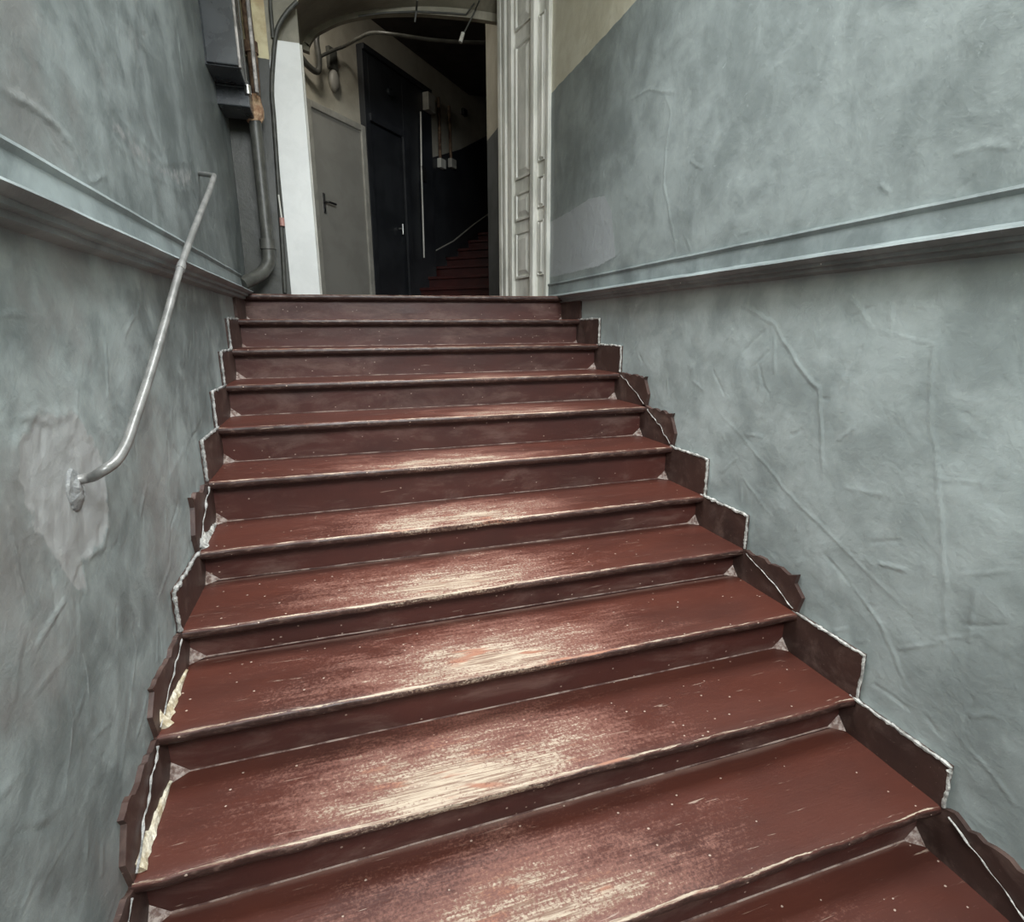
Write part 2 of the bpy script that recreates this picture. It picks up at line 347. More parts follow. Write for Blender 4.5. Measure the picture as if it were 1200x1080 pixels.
    me = bpy.data.meshes.new(name); me.from_pydata(V.tolist(), [], F.tolist())
    me.polygons.foreach_set('use_smooth', np.ones(len(F), bool))
    for nm, arr in (('patch', pm), ('ridge', ridge)):
        at = me.attributes.new(nm, 'FLOAT', 'POINT'); at.data.foreach_set('value', np.concatenate([arr, np.zeros(4)]).astype(np.float32))
    me.update()
    return struct(link(name, me, mat))
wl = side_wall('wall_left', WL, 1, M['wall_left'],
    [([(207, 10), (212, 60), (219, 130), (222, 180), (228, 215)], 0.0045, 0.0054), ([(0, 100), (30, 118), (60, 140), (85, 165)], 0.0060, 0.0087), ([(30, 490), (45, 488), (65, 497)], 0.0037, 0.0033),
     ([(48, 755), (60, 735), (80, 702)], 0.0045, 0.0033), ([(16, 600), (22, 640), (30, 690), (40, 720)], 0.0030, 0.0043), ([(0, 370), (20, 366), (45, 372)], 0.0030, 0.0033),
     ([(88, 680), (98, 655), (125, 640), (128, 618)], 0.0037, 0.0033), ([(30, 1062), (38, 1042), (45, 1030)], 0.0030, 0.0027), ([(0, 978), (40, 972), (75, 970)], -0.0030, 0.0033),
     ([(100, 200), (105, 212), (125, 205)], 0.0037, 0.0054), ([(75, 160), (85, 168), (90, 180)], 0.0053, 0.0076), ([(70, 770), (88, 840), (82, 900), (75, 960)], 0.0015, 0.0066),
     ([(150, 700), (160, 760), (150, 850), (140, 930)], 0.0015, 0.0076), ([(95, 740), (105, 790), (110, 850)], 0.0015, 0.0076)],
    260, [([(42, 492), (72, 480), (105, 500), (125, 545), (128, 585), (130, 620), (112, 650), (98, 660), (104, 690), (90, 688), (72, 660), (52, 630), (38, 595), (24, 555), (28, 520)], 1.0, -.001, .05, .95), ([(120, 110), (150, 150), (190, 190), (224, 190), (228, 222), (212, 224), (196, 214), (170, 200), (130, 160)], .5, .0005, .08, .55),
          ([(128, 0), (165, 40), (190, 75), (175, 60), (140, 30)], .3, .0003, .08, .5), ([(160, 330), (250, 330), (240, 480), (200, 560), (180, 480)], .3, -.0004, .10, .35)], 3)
wr = side_wall('wall_right', WR, -1, M['wall_right'],
    [([(887, 368), (907, 380), (916, 398), (933, 425), (950, 447), (960, 456), (962, 500), (963, 560)], 0.0045, 0.0054), ([(868, 358), (887, 368), (900, 378)], 0.0030, 0.0043),
     ([(838, 478), (872, 515), (925, 580), (965, 620), (1000, 655), (1058, 712)], 0.0030, 0.0038),
     ([(1022, 384), (1050, 392), (1095, 404), (1090, 450), (1089, 490), (1098, 560), (1104, 640), (1108, 690), (1107, 760), (1100, 800)], 0.0030, 0.0038),
     ([(870, 560), (885, 580), (903, 605)], 0.0030, 0.0033), ([(1000, 690), (1030, 730), (1064, 806)], 0.0037, 0.0038),
     ([(775, 105), (785, 130), (780, 170), (777, 215), (788, 270), (792, 300)], 0.0030, 0.0054), ([(735, 118), (760, 104), (790, 108)], 0.0030, 0.0054),
     ([(1085, 840), (1100, 860)], -0.0037, 0.0033), ([(980, 340), (1005, 358), (1020, 384)], 0.0023, 0.0043), ([(1120, 860), (1160, 905), (1190, 945)], 0.0030, 0.0038),
     ([(1030, 660), (1060, 668)], 0.0045, 0.0043), ([(1120, 180), (1150, 170), (1180, 172)], 0.0030, 0.0054), ([(1030, 215), (1040, 225)], 0.0045, 0.0043)],
    170, [([(640, 262), (668, 247), (690, 233), (708, 229), (716, 245), (721, 300), (700, 312), (640, 326)], .25, .0006, .012, 1.0)], 5)

# ------------------------------------------------------------------ dado rails
def dado(name, x, sgn, y0, y1, label):
    prof = [(-.01, .118), (.010, .114), (.013, .106), (.009, .098), (.005, .094), (.007, .030), (.015, .024), (.040, .020), (.064, .015), (.069, .008), (.060, -.003),
            (.045, -.007), (.043, -.018), (.027, -.021), (.025, -.034), (-.01, -.044)]
    bm = bmesh.new(); n = int((y1-y0)/0.06); rows = []
    for i in range(n+1):
        y = y0+(y1-y0)*i/n
        w1 = 0.003*noise.noise(Vector((y*2.1, x, 3)))
        rows.append([bm.verts.new((x+sgn*(o+0.0012*noise.noise(Vector((y*9, z*30, x)))), y, z+w1+0.0012*noise.noise(Vector((y*8, o*40, x))))) for o, z in prof])
    for i in range(n):
        for k in range(len(prof)-1): bm.faces.new((rows[i][k], rows[i+1][k], rows[i+1][k+1], rows[i][k+1]))
    bm.faces.new(rows[0]); bm.faces.new(rows[-1][::-1])
    o = from_bm(name, bm, M['dado']); auto_smooth(o, 0.7)
    return struct(o, label, 'moulding')
dado('trim_1', WL, 1, Y_BACK, 0.05, 'grey painted moulding rail along the wall with the metal handrail')
dado('trim_2', WR, -1, Y_BACK, YA, 'grey painted moulding rail along the wall without a handrail')

# ------------------------------------------------------------------ main staircase
st = empty('staircase', (0.9, 0, -2.4)); tag(st, 'worn dark red painted wooden staircase rising between grey plaster walls', 'staircase')
NSTEP = 15
dzL = {1: -.004, 6: -.010, 7: -.038, 8: -.016, 9: .014, 10: .006}
dzR = {1: .006, 6: -.010, 7: -.030, 8: -.022, 10: -.012, 11: .007}
dyL = {7: .02, 3: -.01, 9: -.02}
dyR = {1: -.015, 5: -.02, 7: .015, 8: .02, 10: .012}
def yn(k, f): return -(k-1)*D_ + dyL.get(k, 0)*(1-f) + dyR.get(k, 0)*f
def zn(k, f): return -(k-1)*R_ + dzL.get(k, 0)*(1-f) + dzR.get(k, 0)*f
WEARPX = {4: (560, 436), 5: (600, 480), 6: (520, 532), 7: (545, 600), 8: (530, 672), 9: (575, 770), 10: (545, 905), 11: (600, 1040), 12: (800, 1078)}
WEAR = {1: .25, 2: .25, 3: .35, 4: .6, 5: .75, 6: .85, 7: .95, 8: 1.0, 9: 1.0, 10: 1.05, 11: .85, 12: .6}
for k in range(1, NSTEP+1):
    cx = hit(*WEARPX[k], 2, -(k-1)*R_).x if k in WEARPX else 0.85
    prof = [(T_+.004, 0), (.29, 0), (.23, 0), (.17, 0), (.11, 0), (.06, 0), (.03, 0), (.012, -.0005), (.005, -.003), (.001, -.009), (0, -.017), (.002, -.025), (.007, -.031), (.018, -.035), (T_, -.035)]
    vv = []; acc = 0
    for i, (a, b) in enumerate(prof):
        vv.append(a-0.004 if a > 0.004 and b > -.002 else -(abs(b)))
    nx = 110; bm = bmesh.new(); uvl = bm.loops.layers.uv.new('UVMap'); rows = []; info = {}
    for i in range(nx+1):
        f = i/nx; x = XL-.004+(XR-XL+.008)*f; r = []
        dip = math.exp(-((x-cx)/.42)**2)*WEAR.get(k, .3)
        for j, (a, b) in enumerate(prof):
            near = max(0, 1-a/.05)
            ch = noise.noise(Vector((x*14, k*7.3, 1)))*.004+max(0, noise.noise(Vector((x*6, k*3.1, 5)))-.15)*.014
            y = yn(k, f)+a+near*(ch+dip*.003)
            z = zn(k, f)+b
            if b > -.006: z += .002*noise.noise(Vector((x*3, y*9, k)))-dip*.005*max(0, 1-a/.2) - near*.002*abs(noise.noise(Vector((x*22, k, 2))))
            v = bm.verts.new((x, y, z)); info[v] = (x-cx, vv[j]); r.append(v)
        rows.append(r)
    np_ = len(prof)
    for i in range(nx):
        for j in range(np_): bm.faces.new((rows[i][j], rows[i+1][j], rows[i+1][(j+1)%np_], rows[i][(j+1)%np_]))
    bm.faces.new(rows[0]); bm.faces.new(rows[-1][::-1])
    for fc in bm.faces:
        for lp in fc.loops: lp[uvl].uv = info[lp.vert]
    o = from_bm('tread', bm, M['tread']); adopt(o, st); auto_smooth(o, 0.9)
    at = o.data.attributes.new('wear', 'FLOAT', 'POINT'); at.data.foreach_set('value', [WEAR.get(k, .3)]*len(o.data.vertices))
    # riser under this tread
    bm = bmesh.new(); n2 = 40; ov = T_-D_; rr = []
    for i in range(n2+1):
        f = i/n2; x = XL-.004+(XR-XL+.008)*f; y = yn(k, f)+ov; zt = zn(k, f)-.034; zb = zn(k+1, f)-.036
        wv = .0015*noise.noise(Vector((x*3, k, 8)))
        rr.append([bm.verts.new(p) for p in ((x, y+wv, zt), (x, y+wv, zt-.02), (x, y-wv, (zt+zb)/2), (x, y+wv, zb), (x, y+.022, zb), (x, y+.022, zt))])
    for i in range(n2):
        for j in range(6): bm.faces.new((rr[i][j], rr[i+1][j], rr[i+1][(j+1)%6], rr[i][(j+1)%6]))
    bm.faces.new(rr[0]); bm.faces.new(rr[-1][::-1])
    adopt(from_bm('riser', bm, M['riser']), st)
    # dusty fillet where the tread meets the riser behind it
    if k > 1:
        pts = []
        for i in range(41):
            f = i/40; x = XL+(XR-XL)*f
            pts.append(Vector((x, yn(k-1, f)+T_-D_-.0015, zn(k, f)+.001+.002*noise.noise(Vector((x*9, k, 3))))))
        o = tube('joint_fillet', pts, .0045, M['fillet'], None, 6, True, lambda i: .0022+.0022*abs(noise.noise(Vector((i*.7, k, 1)))))
        adopt(o, st)
    # skirt boards on both walls, with their chipped pale edges
    if k >= 2:
        for side, xx, sg, f in (('L', XL, 1, 0.0), ('R', XR, -1, 1.0)):
            y0 = yn(k, f)+.002; y1 = yn(k-1, f)+T_-D_; zb = zn(k, f)-.03; zt = zn(k-1, f)-.002
            broken = (side == 'L' and k in (7, 9, 10, 11)) or (side == 'R' and k in (5, 6, 9, 12))
            jy = 16 if broken else 6
            edge = []
            for i in range(jy+1):
                t = i/jy; edge.append((y0+(y1-.03-y0)*t, zt+(.020 if broken else .003)*noise.noise(Vector((t*(9 if broken else 5), k*3, xx*9)))))
            if broken: edge[0] = (edge[0][0]+.03, edge[0][1]-.02); edge[1] = (edge[1][0], edge[1][1]+.004)
            poly = [Vector((xx, y0+(.015 if broken else 0), zb)), ] + [Vector((xx, a, b)) for a, b in edge] + [Vector((xx, y1, zt)), Vector((xx, y1, zb))]
            if broken: poly.insert(1, Vector((xx, y0-.012, zn(k, f)+.07)))
            sk = prism('skirt_board', poly, (-sg*.018, 0, 0), M['skirt']); adopt(sk, st)
            ex = xx-sg*.003
            if not broken and k > 2:
                pts = [(ex, y0-.002, zn(k, f)+.004), (ex, y0-.002, zn(k, f)+.05), (ex, y0-.002, zt-.05), (ex, y0, zt)] + [(ex, a, b+.001) for a, b in edge[1:]]
                P = []
                for i in range(len(pts)-1):
                    a, b = Vector(pts[i]), Vector(pts[i+1])
                    for q in range(6): P.append(a.lerp(b, q/6)+Vector((0, 1, 1))*.005*noise.noise(a.lerp(b, q/6)*45))
                P.append(Vector(pts[-1]))
                bd = tube('chipped_edge', P, .005, M['bead'] if side == 'R' else M['bead_grey'], None, 6, True, lambda i: .0040+.0085*abs(noise.noise(Vector((i*.6, k*2.2, xx)))))
                bd.parent = sk; bd['label'] = 'pale chipped plaster edge'
            elif k > 2:
                # torn paint curl and bare plaster left where the skirt broke away
                rnd = random.Random(k*10+(side == 'R'))
                P = []
                for i in range(25):
                    t = i/24; yy = y0+.02+(y1-y0-.1)*t; zz = zn(k, f)+.012+(zt-zn(k, f)-.02)*t**0.8+.012*noise.noise(Vector((t*6, k, xx)))
                    P.append(Vector((xx+sg*(.003+.004*abs(math.sin(t*9))), yy, zz)))
                c = tube('paint_curl', P, .004, M['bead'] if side == 'R' else M['bead_grey'], None, 6, True, lambda i: .0008+.0062*abs(noise.noise(Vector((i*.35, k*5.2, xx)))))
                c.parent = sk; c['label'] = 'pale curl of torn paint'
                if side == 'L':
                    # bare wood showing at the tread end
                    Q = []
                    m = 18
                    for i in range(m):
                        t = i/(m-1); yy = y0+.03+(.27)*t; hh = (.012+.045*(1-t)**.7)*(0.45+1.1*abs(noise.noise(Vector((t*9, k, 2)))))
                        Q.append((yy, hh))
                    bm = bmesh.new(); lo = [bm.verts.new((xx+.004+.022*(1-(yy-y0)/.32)*(.5+1.2*abs(noise.noise(Vector((yy*40, k, 1))))), yy, zn(k, f)+.002)) for yy, hh in Q]
                    mi = [bm.verts.new((xx+.006+.004*noise.noise(Vector((yy*60, k, 4))), yy, zn(k, f)+.002+hh*.6)) for yy, hh in Q]
                    hi = [bm.verts.new((xx-.002, yy, zn(k, f)+.004+hh)) for yy, hh in Q]
                    bk = [bm.verts.new((xx-.004, yy, zn(k, f)-.004)) for yy, hh in Q]
                    S = [lo, mi, hi, bk]
                    for i in range(m-1):
                        for a in range(4): bm.faces.new((S[a][i], S[a][i+1], S[(a+1)%4][i+1], S[(a+1)%4][i]))
                    bm.faces.new([s[0] for s in S]); bm.faces.new([s[-1] for s in S][::-1])
                    c = from_bm('bare_splinter', bm, M['chip'] if k in (9, 10) else M['bead'], None)
                    c.parent = sk; c['label'] = 'bare pale wood where the skirt broke'
            # fluff in the inner corner of the tread
            bm = bmesh.new(); yb = yn(k-1, f)+T_-D_-.001; zz = zn(k, f); s = .046 if k > 3 else .024
            o_ = bm.verts.new((xx, yb, zz-.002)); a = bm.verts.new((xx+sg*s, yb, zz+.001)); b = bm.verts.new((xx, yb-s*.8, zz+.001)); c = bm.verts.new((xx, yb, zz+s*.9)); d = bm.verts.new((xx+sg*s*.22, yb-s*.18, zz+s*.22))
            for tri in ((a, d, c), (a, b, d), (b, c, d), (o_, a, c), (o_, c, b), (o_, b, a)): bm.faces.new(tri)
            adopt(from_bm('corner_dust', bm, M['dust']), st)

# ------------------------------------------------------------------ floors, ceiling, rear wall with entrance
struct(box('floor', -0.9, 5.6, T_-D_+.03, 7.2, -.20, -.001, M['floor'], bev=0))
struct(box('floor_entry', WL-.2, WR+.2, Y_BACK-.3, yn(NSTEP, 0.5)+.05, -2.6, Z_BOT, M['entry'], bev=0))
bm = bmesh.new()
for a in ((WL-.25, 0.25, -4.0, -1.4), (1.55, WR+.25, -4.0, -1.4)): add_box(bm, a[0], a[1], -2.6, -1.1, Z_TOP, Z_TOP+.2)
add_box(bm, WL-.25, WR+.25, Y_BACK-.3, -2.6, Z_TOP, Z_TOP+.2); add_box(bm, WL-.25, WR+.25, -1.1, YA+.1, Z_TOP, Z_TOP+.2)
struct(from_bm('ceiling', bm, M['ceiling']))
bm = bmesh.new()
add_box(bm, WL-.25, 0.0, Y_BACK-.25, Y_BACK, Z_BOT, Z_TOP); add_box(bm, 1.9, WR+.25, Y_BACK-.25, Y_BACK, Z_BOT, Z_TOP)
add_box(bm, 0.0, 1.9, Y_BACK-.25, Y_BACK, 2.62, Z_TOP); add_box(bm, 0.0, 1.9, Y_BACK-.25, Y_BACK, -.1, 1.3)
struct(from_bm('wall_rear', bm, M['ceiling']))

dr3 = struct(box('rear_door_blocker', 0.0, 1.9, Y_BACK-.14, Y_BACK-.08, Z_BOT, -.1, M['greydoor'], None, .004), 'unseen entrance door added at the foot of the stairs to block low light', 'door')  # unseen door, added to shut out low light from the rear opening
for a, b in ((.12, .86), (1.04, 1.78)):
    for z0, z1 in ((-2.2, -1.4), (-1.25, -.25)): box('door_panel', a, b, Y_BACK-.09, Y_BACK-.06, z0, z1, M['greydoor'], dr3, .012)

# ------------------------------------------------------------------ arch wall
def arch_curve(pts, n=8): return smooth_path([(x, 0, z) for x, z in pts], n)
fc = arch_curve([(.095, 1.40), (.115, 1.48), (.138, 1.53), (.161, 1.611), (.217, 1.687), (.299, 1.766), (.45, 1.93), (.70, 2.20), (1.0, 2.48), (1.4, 2.75), (1.99, 3.0)])
bc = arch_curve([(0.277, 1.452), (0.282, 1.865), (0.296, 1.937), (0.349, 2.014), (0.422, 2.066), (0.586, 2.152), (0.852, 2.231), (1.192, 2.286), (1.433, 2.304), (1.640, 2.315), (2.042, 2.319)])
YB = 1.30
bm = bmesh.new()
def strip(a, b):
    for i in range(len(a)-1): bm.faces.new((a[i], a[i+1], b[i+1], b[i]))
F0 = [bm.verts.new((p.x, YA, p.z)) for p in fc]; B0 = [bm.verts.new((p.x, YB, p.z)) for p in bc]
F1 = [bm.verts.new((p.x, YA, 3.4)) for p in fc]; B1 = [bm.verts.new((p.x, YB, 3.4)) for p in bc]
strip(F0, B0); strip(F0, F1); strip(B0, B1); strip(F1, B1)
wa = struct(from_bm('wall_arch', bm, M['arch'])); auto_smooth(wa, 0.5)
# raised rim along the back edge of the arch
bm = bmesh.new()
rim = [p for p in bc if p.z > 1.84]
def off_dn(i):
    a = rim[max(i-1, 0)]; b = rim[min(i+1, len(rim)-1)]; t = (b-a).normalized(); n = Vector((t.z, 0, -t.x)); return n
S = [[], [], [], []]
for i, p in enumerate(rim):
    q = p+off_dn(i)*.05
    S[0].append(bm.verts.new((p.x, YB-.05, p.z+.01))); S[1].append(bm.verts.new((q.x, YB-.05, q.z))); S[2].append(bm.verts.new((q.x, YB+.004, q.z))); S[3].append(bm.verts.new((p.x, YB+.004, p.z+.01)))
for a in range(4): strip(S[a], S[(a+1) % 4])
bm.faces.new([s[0] for s in S]); bm.faces.new([s[-1] for s in S][::-1])
ar = from_bm('arch_rim', bm, M['arch'], wa); auto_smooth(ar, .5)
# pier at the left of the arch (its front carries pipes, peeling paint)
bm = bmesh.new(); add_box(bm, WL-.25, .095, YA, YB, -.1, 3.4)
struct(from_bm('wall_pier', bm, M['front']))
bm = bmesh.new(); add_box(bm, .09, .28, .43, YB, -.1, 1.9); struct(from_bm('wall_reveal', bm, M['arch']))
# white board facing the stairs
bm = bmesh.new(); add_box(bm, .078, .283, .345, .43, 0, 1.535, None, .004)
tr = struct(from_bm('trim_3', bm, M['white']), 'tall white painted jamb board at the side of the arch', 'jamb')
box('corner_strip', .283, .297, .352, .43, 0, 1.53, M['doorframe'], tr, .002)

# ------------------------------------------------------------------ panelled white jamb on the right
az = math.radians(-12); JE = Vector((math.sin(az), math.cos(az), 0)); JN = Vector((-math.cos(az), math.sin(az), 0)); JO = Vector((XR+.004, YA, 0))
JM = Matrix(((JE.x, JN.x, 0, JO.x), (JE.y, JN.y, 0, JO.y), (0, 0, 1, 0), (0, 0, 0, 1)))
def su(u):
    d = ray(u, 330); den = d.dot(JN); P = CAM+d*((JO-CAM).dot(JN)/den); return (P-JO).dot(JE)
s_a, s_b, s_c, s_d = su(630), su(625.5), su(604), su(588.5)
jt = struct(box('trim_4', 0, s_d, -.30, 0, 0, 3.3, M['jamb'], None, 0, JM), 'tall old white panelled jamb with raised mouldings beside the grey wall', 'jamb')
def jbox(name, s0, s1, o0, o1, z0, z1, bev=.004): return box(name, s0, s1, o0, o1, z0, z1, M['jamb'], jt, bev, JM)
jbox('edge_strip', -.012, .028, -.05, .020, 0, 3.3, .006)
jbox('centre_bead', s_a, s_b, -.02, .045, 0, 3.3, .012)
for i, (a, b, h) in enumerate(((0, .22, .032), (.26, .40, .018), (.44, .62, .034), (.66, .74, .020), (.78, 1.0, .030))):
    jbox('casing_fillet', s_c+(s_d-s_c)*a, s_c+(s_d-s_c)*b, -.02, h, 0, 3.3, .006)
def panel(s0, s1, z0, z1):
    """raised and fielded panel with bevelled edges inside a moulded frame"""
    bm = bmesh.new(); w = (s1-s0); b = min(.045, w*.22)
    def ring(ins, o): return [bm.verts.new(JM @ Vector((s, o, z))) for s, z in ((s0+ins, z0+ins), (s1-ins, z0+ins), (s1-ins, z1-ins), (s0+ins, z1-ins))]
    R = [ring(0, -.005), ring(0, .018), ring(b*.35, .018), ring(b*.5, .004), ring(b*1.4, .022)]
    for q in range(len(R)-1):
        for i in range(4): bm.faces.new((R[q][i], R[q][(i+1)%4], R[q+1][(i+1)%4], R[q+1][i]))
    bm.faces.new(R[-1]); bm.faces.new(R[0][::-1])
    from_bm('panel', bm, M['jamb'], jt)
def zj(u, v):
    d = ray(u, v); P = CAM+d*((JO-CAM).dot(JN)/d.dot(JN)); return P.z
for u0, u1, S0, S1 in ((634, 634, .045, s_a-.02), (612, 612, s_b+.03, s_c-.03)):
    zz = [zj(u0, v) for v in (322, 258, 243, 207, 189, 18)] if u0 == 634 else [zj(u0, v) for v in (326, 271, 258, 225, 209, 50)]
    panel(S0, S1, zz[0], zz[1]); panel(S0, S1, zz[2], zz[3]); panel(S0, S1, zz[4], zz[5]); panel(S0, S1, zz[5]+.10, zz[5]+.8)

# ------------------------------------------------------------------ upper hall
def dpoly(name, pts, mat, parent=None, th=.02, out=0):
    return prism(name, [dp(s, z, out) for s, z in pts], -DN*th, mat, parent)
wh = struct(dbox('wall_hall', -.75, 7.5, -.25, -.02, -.2, 4.2, M['hall_cream'], None, 0))
# dark paint on the lower wall beside the upper flight (its top edge climbs with the steps)
dpoly('dark_paint_band', [(2.2, 0), (2.2, 2.03), (3.085, 2.372), (4.024, 2.827), (7.2, 4.2), (7.2, 0)], M['hall_dark'], wh, .03, .004)
# door_1: grey door
d1 = struct(dbox('door_1', -.03, .735, .0, .035, .0, 1.945, M['greydoor'], None, .004), 'plain grey flush door in the hall behind the arch', 'door')
for a, b, z0, z1 in ((-.10, -.03, 0, 2.01), (.735, .81, 0, 2.01), (-.03, .735, 1.945, 2.01)): dbox('door_frame', a, b, -.02, .055, z0, z1, M['doorframe'], d1, .008)
hp = dp(.06, 1.06, .036)
dbox('handle_plate', .045, .085, .034, .042, .97, 1.17, M['steel'], d1, .003)
tube('door_handle', [dp(.065, 1.08, .04), dp(.065, 1.08, .085), dp(.08, 1.08, .095), dp(.18, 1.075, .095)], .011, M['black'], d1, 8)
dbox('keyhole', .055, .075, .040, .047, .99, 1.03, M['black'], d1, .002)
# dark portal with door_2
pt = struct(empty('door_2', dp(1.2, 0)), 'near-black painted door with deep dark surround next to the grey door', 'door')
for a, b, z0, z1 in ((.815, .90, 0, 2.84), (1.54, 2.2, 0, 2.84), (.90, 1.54, 2.13, 2.84)): adopt(dbox('surround', a, b, -.02, .06, z0, z1, M['hall_dark'], None, .006), pt)
adopt(dbox('door_frame', 1.50, 1.60, .05, .085, 0, 2.17, M['hall_dark'], None, .008), pt)
adopt(dbox('door_frame', .88, 1.50, .05, .085, 2.09, 2.17, M['hall_dark'], None, .008), pt)
adopt(dbox('door_leaf', .90, 1.54, -.015, .025, 0, 2.13, M['hall_dark'], None, .004), pt)
adopt(dbox('surround_cornice', .815, 2.2, .055, .085, 2.78, 2.84, M['hall_dark'], None, .008), pt)
q = dhit(468, 268, .03)
adopt(tube('door_handle', [q, q+DN*.05, q+DN*.055+DE*.0+Vector((0, 0, .05)), q+DN*.055+Vector((0, 0, -.07))], .013, M['steel'], None, 8), pt)
q = dhit(456, 108, .06)
bm = bmesh.new(); add_tube(bm, [q, q+DN*.03], .045, 16); adopt(from_bm('bell_plate', bm, M['boxpaint'], None), pt)
# upper flight
up = empty('upper_staircase', dp(1.7, 0, .8)); tag(up, 'dim dark red staircase climbing away behind the arch', 'staircase')
ss = [1.60, 1.78, 2.0, 2.25]
while len(ss) < 14: ss.append(ss[-1]+.335)
for j, s in enumerate(ss[:-1]):
    zt = .16*(j+1)
    adopt(dbox('tread', s-.03, ss[j+1]+.02, .002, 1.84, zt-.04, zt, M['red_upper'], None, .008), up)
    adopt(dbox('riser', s, s+.02, .004, 1.83, zt-.16, zt-.04, M['red_upper'], None, 0), up)
# skirting with pale top edge along the upper flight
pts = [(1.985, .754), (2.761, 1.05), (3.442, 1.398), (5.4, 2.3)]
bm = bmesh.new()
add_prism(bm, [dp(s, z, .012) for s, z in pts]+[dp(s, z-.16, .012) for s, z in reversed(pts)], DN*.014)
sk = from_bm('skirting', bm, M['hall_dark']); adopt(sk, up)
e_ = tube('skirting_edge', [dp(s, z, .024) for s, z in pts], .010, M['doorframe'], None, 6); e_.parent = sk
# right-hand wall past the jamb: cream over dark
bm = bmesh.new(); add_box(bm, 1.853, 2.3, 1.15, 1.66, -.1, 1.49); o = from_bm('wall_return', bm, mat_simple('return_grey', (.10, .105, .105), (.14, .147, .147), .5, 4)); struct(o)
box('cream_upper_wall', 1.853, 2.3, 1.15, 1.66, 1.49, 3.6, M['hall_cream'], o, 0)
struct(dbox('wall_upper_stair', .42, 7.5, 1.87, 2.1, -.2, 4.6, M['hall_dark'], None, 0))
struct(dbox('wall_end', 7.2, 7.45, -.2, 2.0, -.2, 4.6, M['hall_dark'], None, 0))
struct(box('wall_hall_side', -.9, -.4, YB-.02, 2.6, -.2, 4.2, M['hall_cream'], None, 0))
bm = bmesh.new(); add_prism(bm, [Vector((-.6, YB, 3.2)), Vector((2.3, YB, 3.2)), dp(.5, 3.2, 1.95), dp(3.4, 3.2, 1.95), dp(3.4, 3.2, -.1), dp(-.7, 3.2, -.1)], Vector((0, 0, .3)))
add_prism(bm, [dp(3.4, 3.2, 1.95), dp(7.4, 4.3, 1.95), dp(7.4, 4.3, -.1), dp(3.4, 3.2, -.1)], Vector((0, 0, .3)))
struct(from_bm('ceiling_hall', bm, M['darkceil']))

# hall fittings
q0 = dhit(490, 102, .10); q1 = dhit(501, 130, .10)
mb = dbox('meter_box', 2.00, 2.17, .06, .15, q1.z, q0.z, M['doorframe'], None, .006); tag(mb, 'small cream switch box at the corner of the dark surround', 'switch box')
cb = tube('hanging_cable', [dhit(493, 131, .09), dhit(494, 200, .09), dhit(497, 302, .09)], .011, M['jamb'], None, 8); tag(cb, 'thin white cable running straight down the dark wall', 'cable')
bb = dbox('switch', 1.86, 1.97, .06, .10, dhit(487, 212).z, dhit(487, 195).z, M['black'], None, .006); tag(bb, 'small black switch on the dark surround beside the white cable', 'switch')
for i, (u, v0, v1) in enumerate(((515, 114, 186), (527.5, 124, 188))):
    c = tube('conduit', [dhit(u-1.5, v0, .03), dhit(u, (v0+v1)/2, .03), dhit(u+1, v1, .03)], .022, M['rust'], None, 8)
    tag(c, ('rusty conduit on the upper flight wall, ending above the white junction box', 'rusty conduit on the upper flight wall, ending above the grey junction box')[i], 'conduit', 'rusty conduits')
    j = dhit(u+2, 192, .03); s = (j-DO).dot(DE)
    jb = dbox('junction_box', s-.07, s+.07, .006, .07, j.z-.06, j.z+.06, M['jamb'] if i == 0 else M['doorframe'], None, .008)
    tag(jb, ('white junction box under a rusty conduit', 'grey junction box under a rusty conduit')[i], 'junction box', 'junction boxes')
q = dhit(545, 131, .02); s = (q-DO).dot(DE)
tag(dbox('wall_clip', s-.06, s+.06, -.019, .03, q.z-.05, q.z+.04, M['black'], None, .01), 'small black fitting on the cream wall past the conduits', 'fitting')
# oval bell on the cream wall above the grey door
q = dhit(391, 95, 0); bl = empty('wall_bell', q); tag(bl, 'oval grey bell fixed to the cream wall above the grey door', 'bell')
bm = bmesh.new()
for i, (r, o) in enumerate(((.075, -.018), (.08, .015), (.07, .035), (.045, .048))): pass
rings = []
for r, o in ((.072, -.02), (.08, .01), (.072, .030), (.045, .046), (.012, .052)):
    rings.append([bm.verts.new(q+DN*o+DE*(r*.85*math.cos(a*math.pi/10))+Vector((0, 0, r*1.35*math.sin(a*math.pi/10)))) for a in range(20)])
for i in range(len(rings)-1):
    for a in range(20): bm.faces.new((rings[i][a], rings[i][(a+1)%20], rings[i+1][(a+1)%20], rings[i+1][a]))
bm.faces.new(rings[0]); bm.faces.new(rings[-1][::-1])
adopt(from_bm('bell_dome', bm, M['greydoor'], None, True), bl)
adopt(dbox('bell_bracket', (q-DO).dot(DE)-.07, (q-DO).dot(DE)+.05, -.019, .03, q.z+.10, q.z+.30, M['pipe'], None, .008), bl)
# bent pipes behind the arch
pp = tube('bent_pipe', smooth_path([dhit(352, 66, .05), dhit(362, 78, .06), dhit(372, 84, .08), dhit(374, 72, .10), dhit(371, 50, .10), dhit(371, 40, .1)], 5), .03, M['pipe'], None, 8)
tag(pp, 'short dark pipe bent upward beside the top of the white jamb board', 'pipe')
pp = tube('branch_pipe', smooth_path([dhit(376, 66, .08), dhit(388, 60, .09), dhit(404, 54, .12), hit(420, 45, 1, 2.35), hit(436, 38.5, 1, 2.15), hit(460, 40, 1, 2.0), hit(500, 46, 1, 1.95), hit(535, 49, 1, 1.95), hit(574, 50, 1, 1.95)], 6), .016, M['pipe'], None, 8)
tag(pp, 'thin grey pipe crossing under the arch to the dark ceiling', 'pipe')
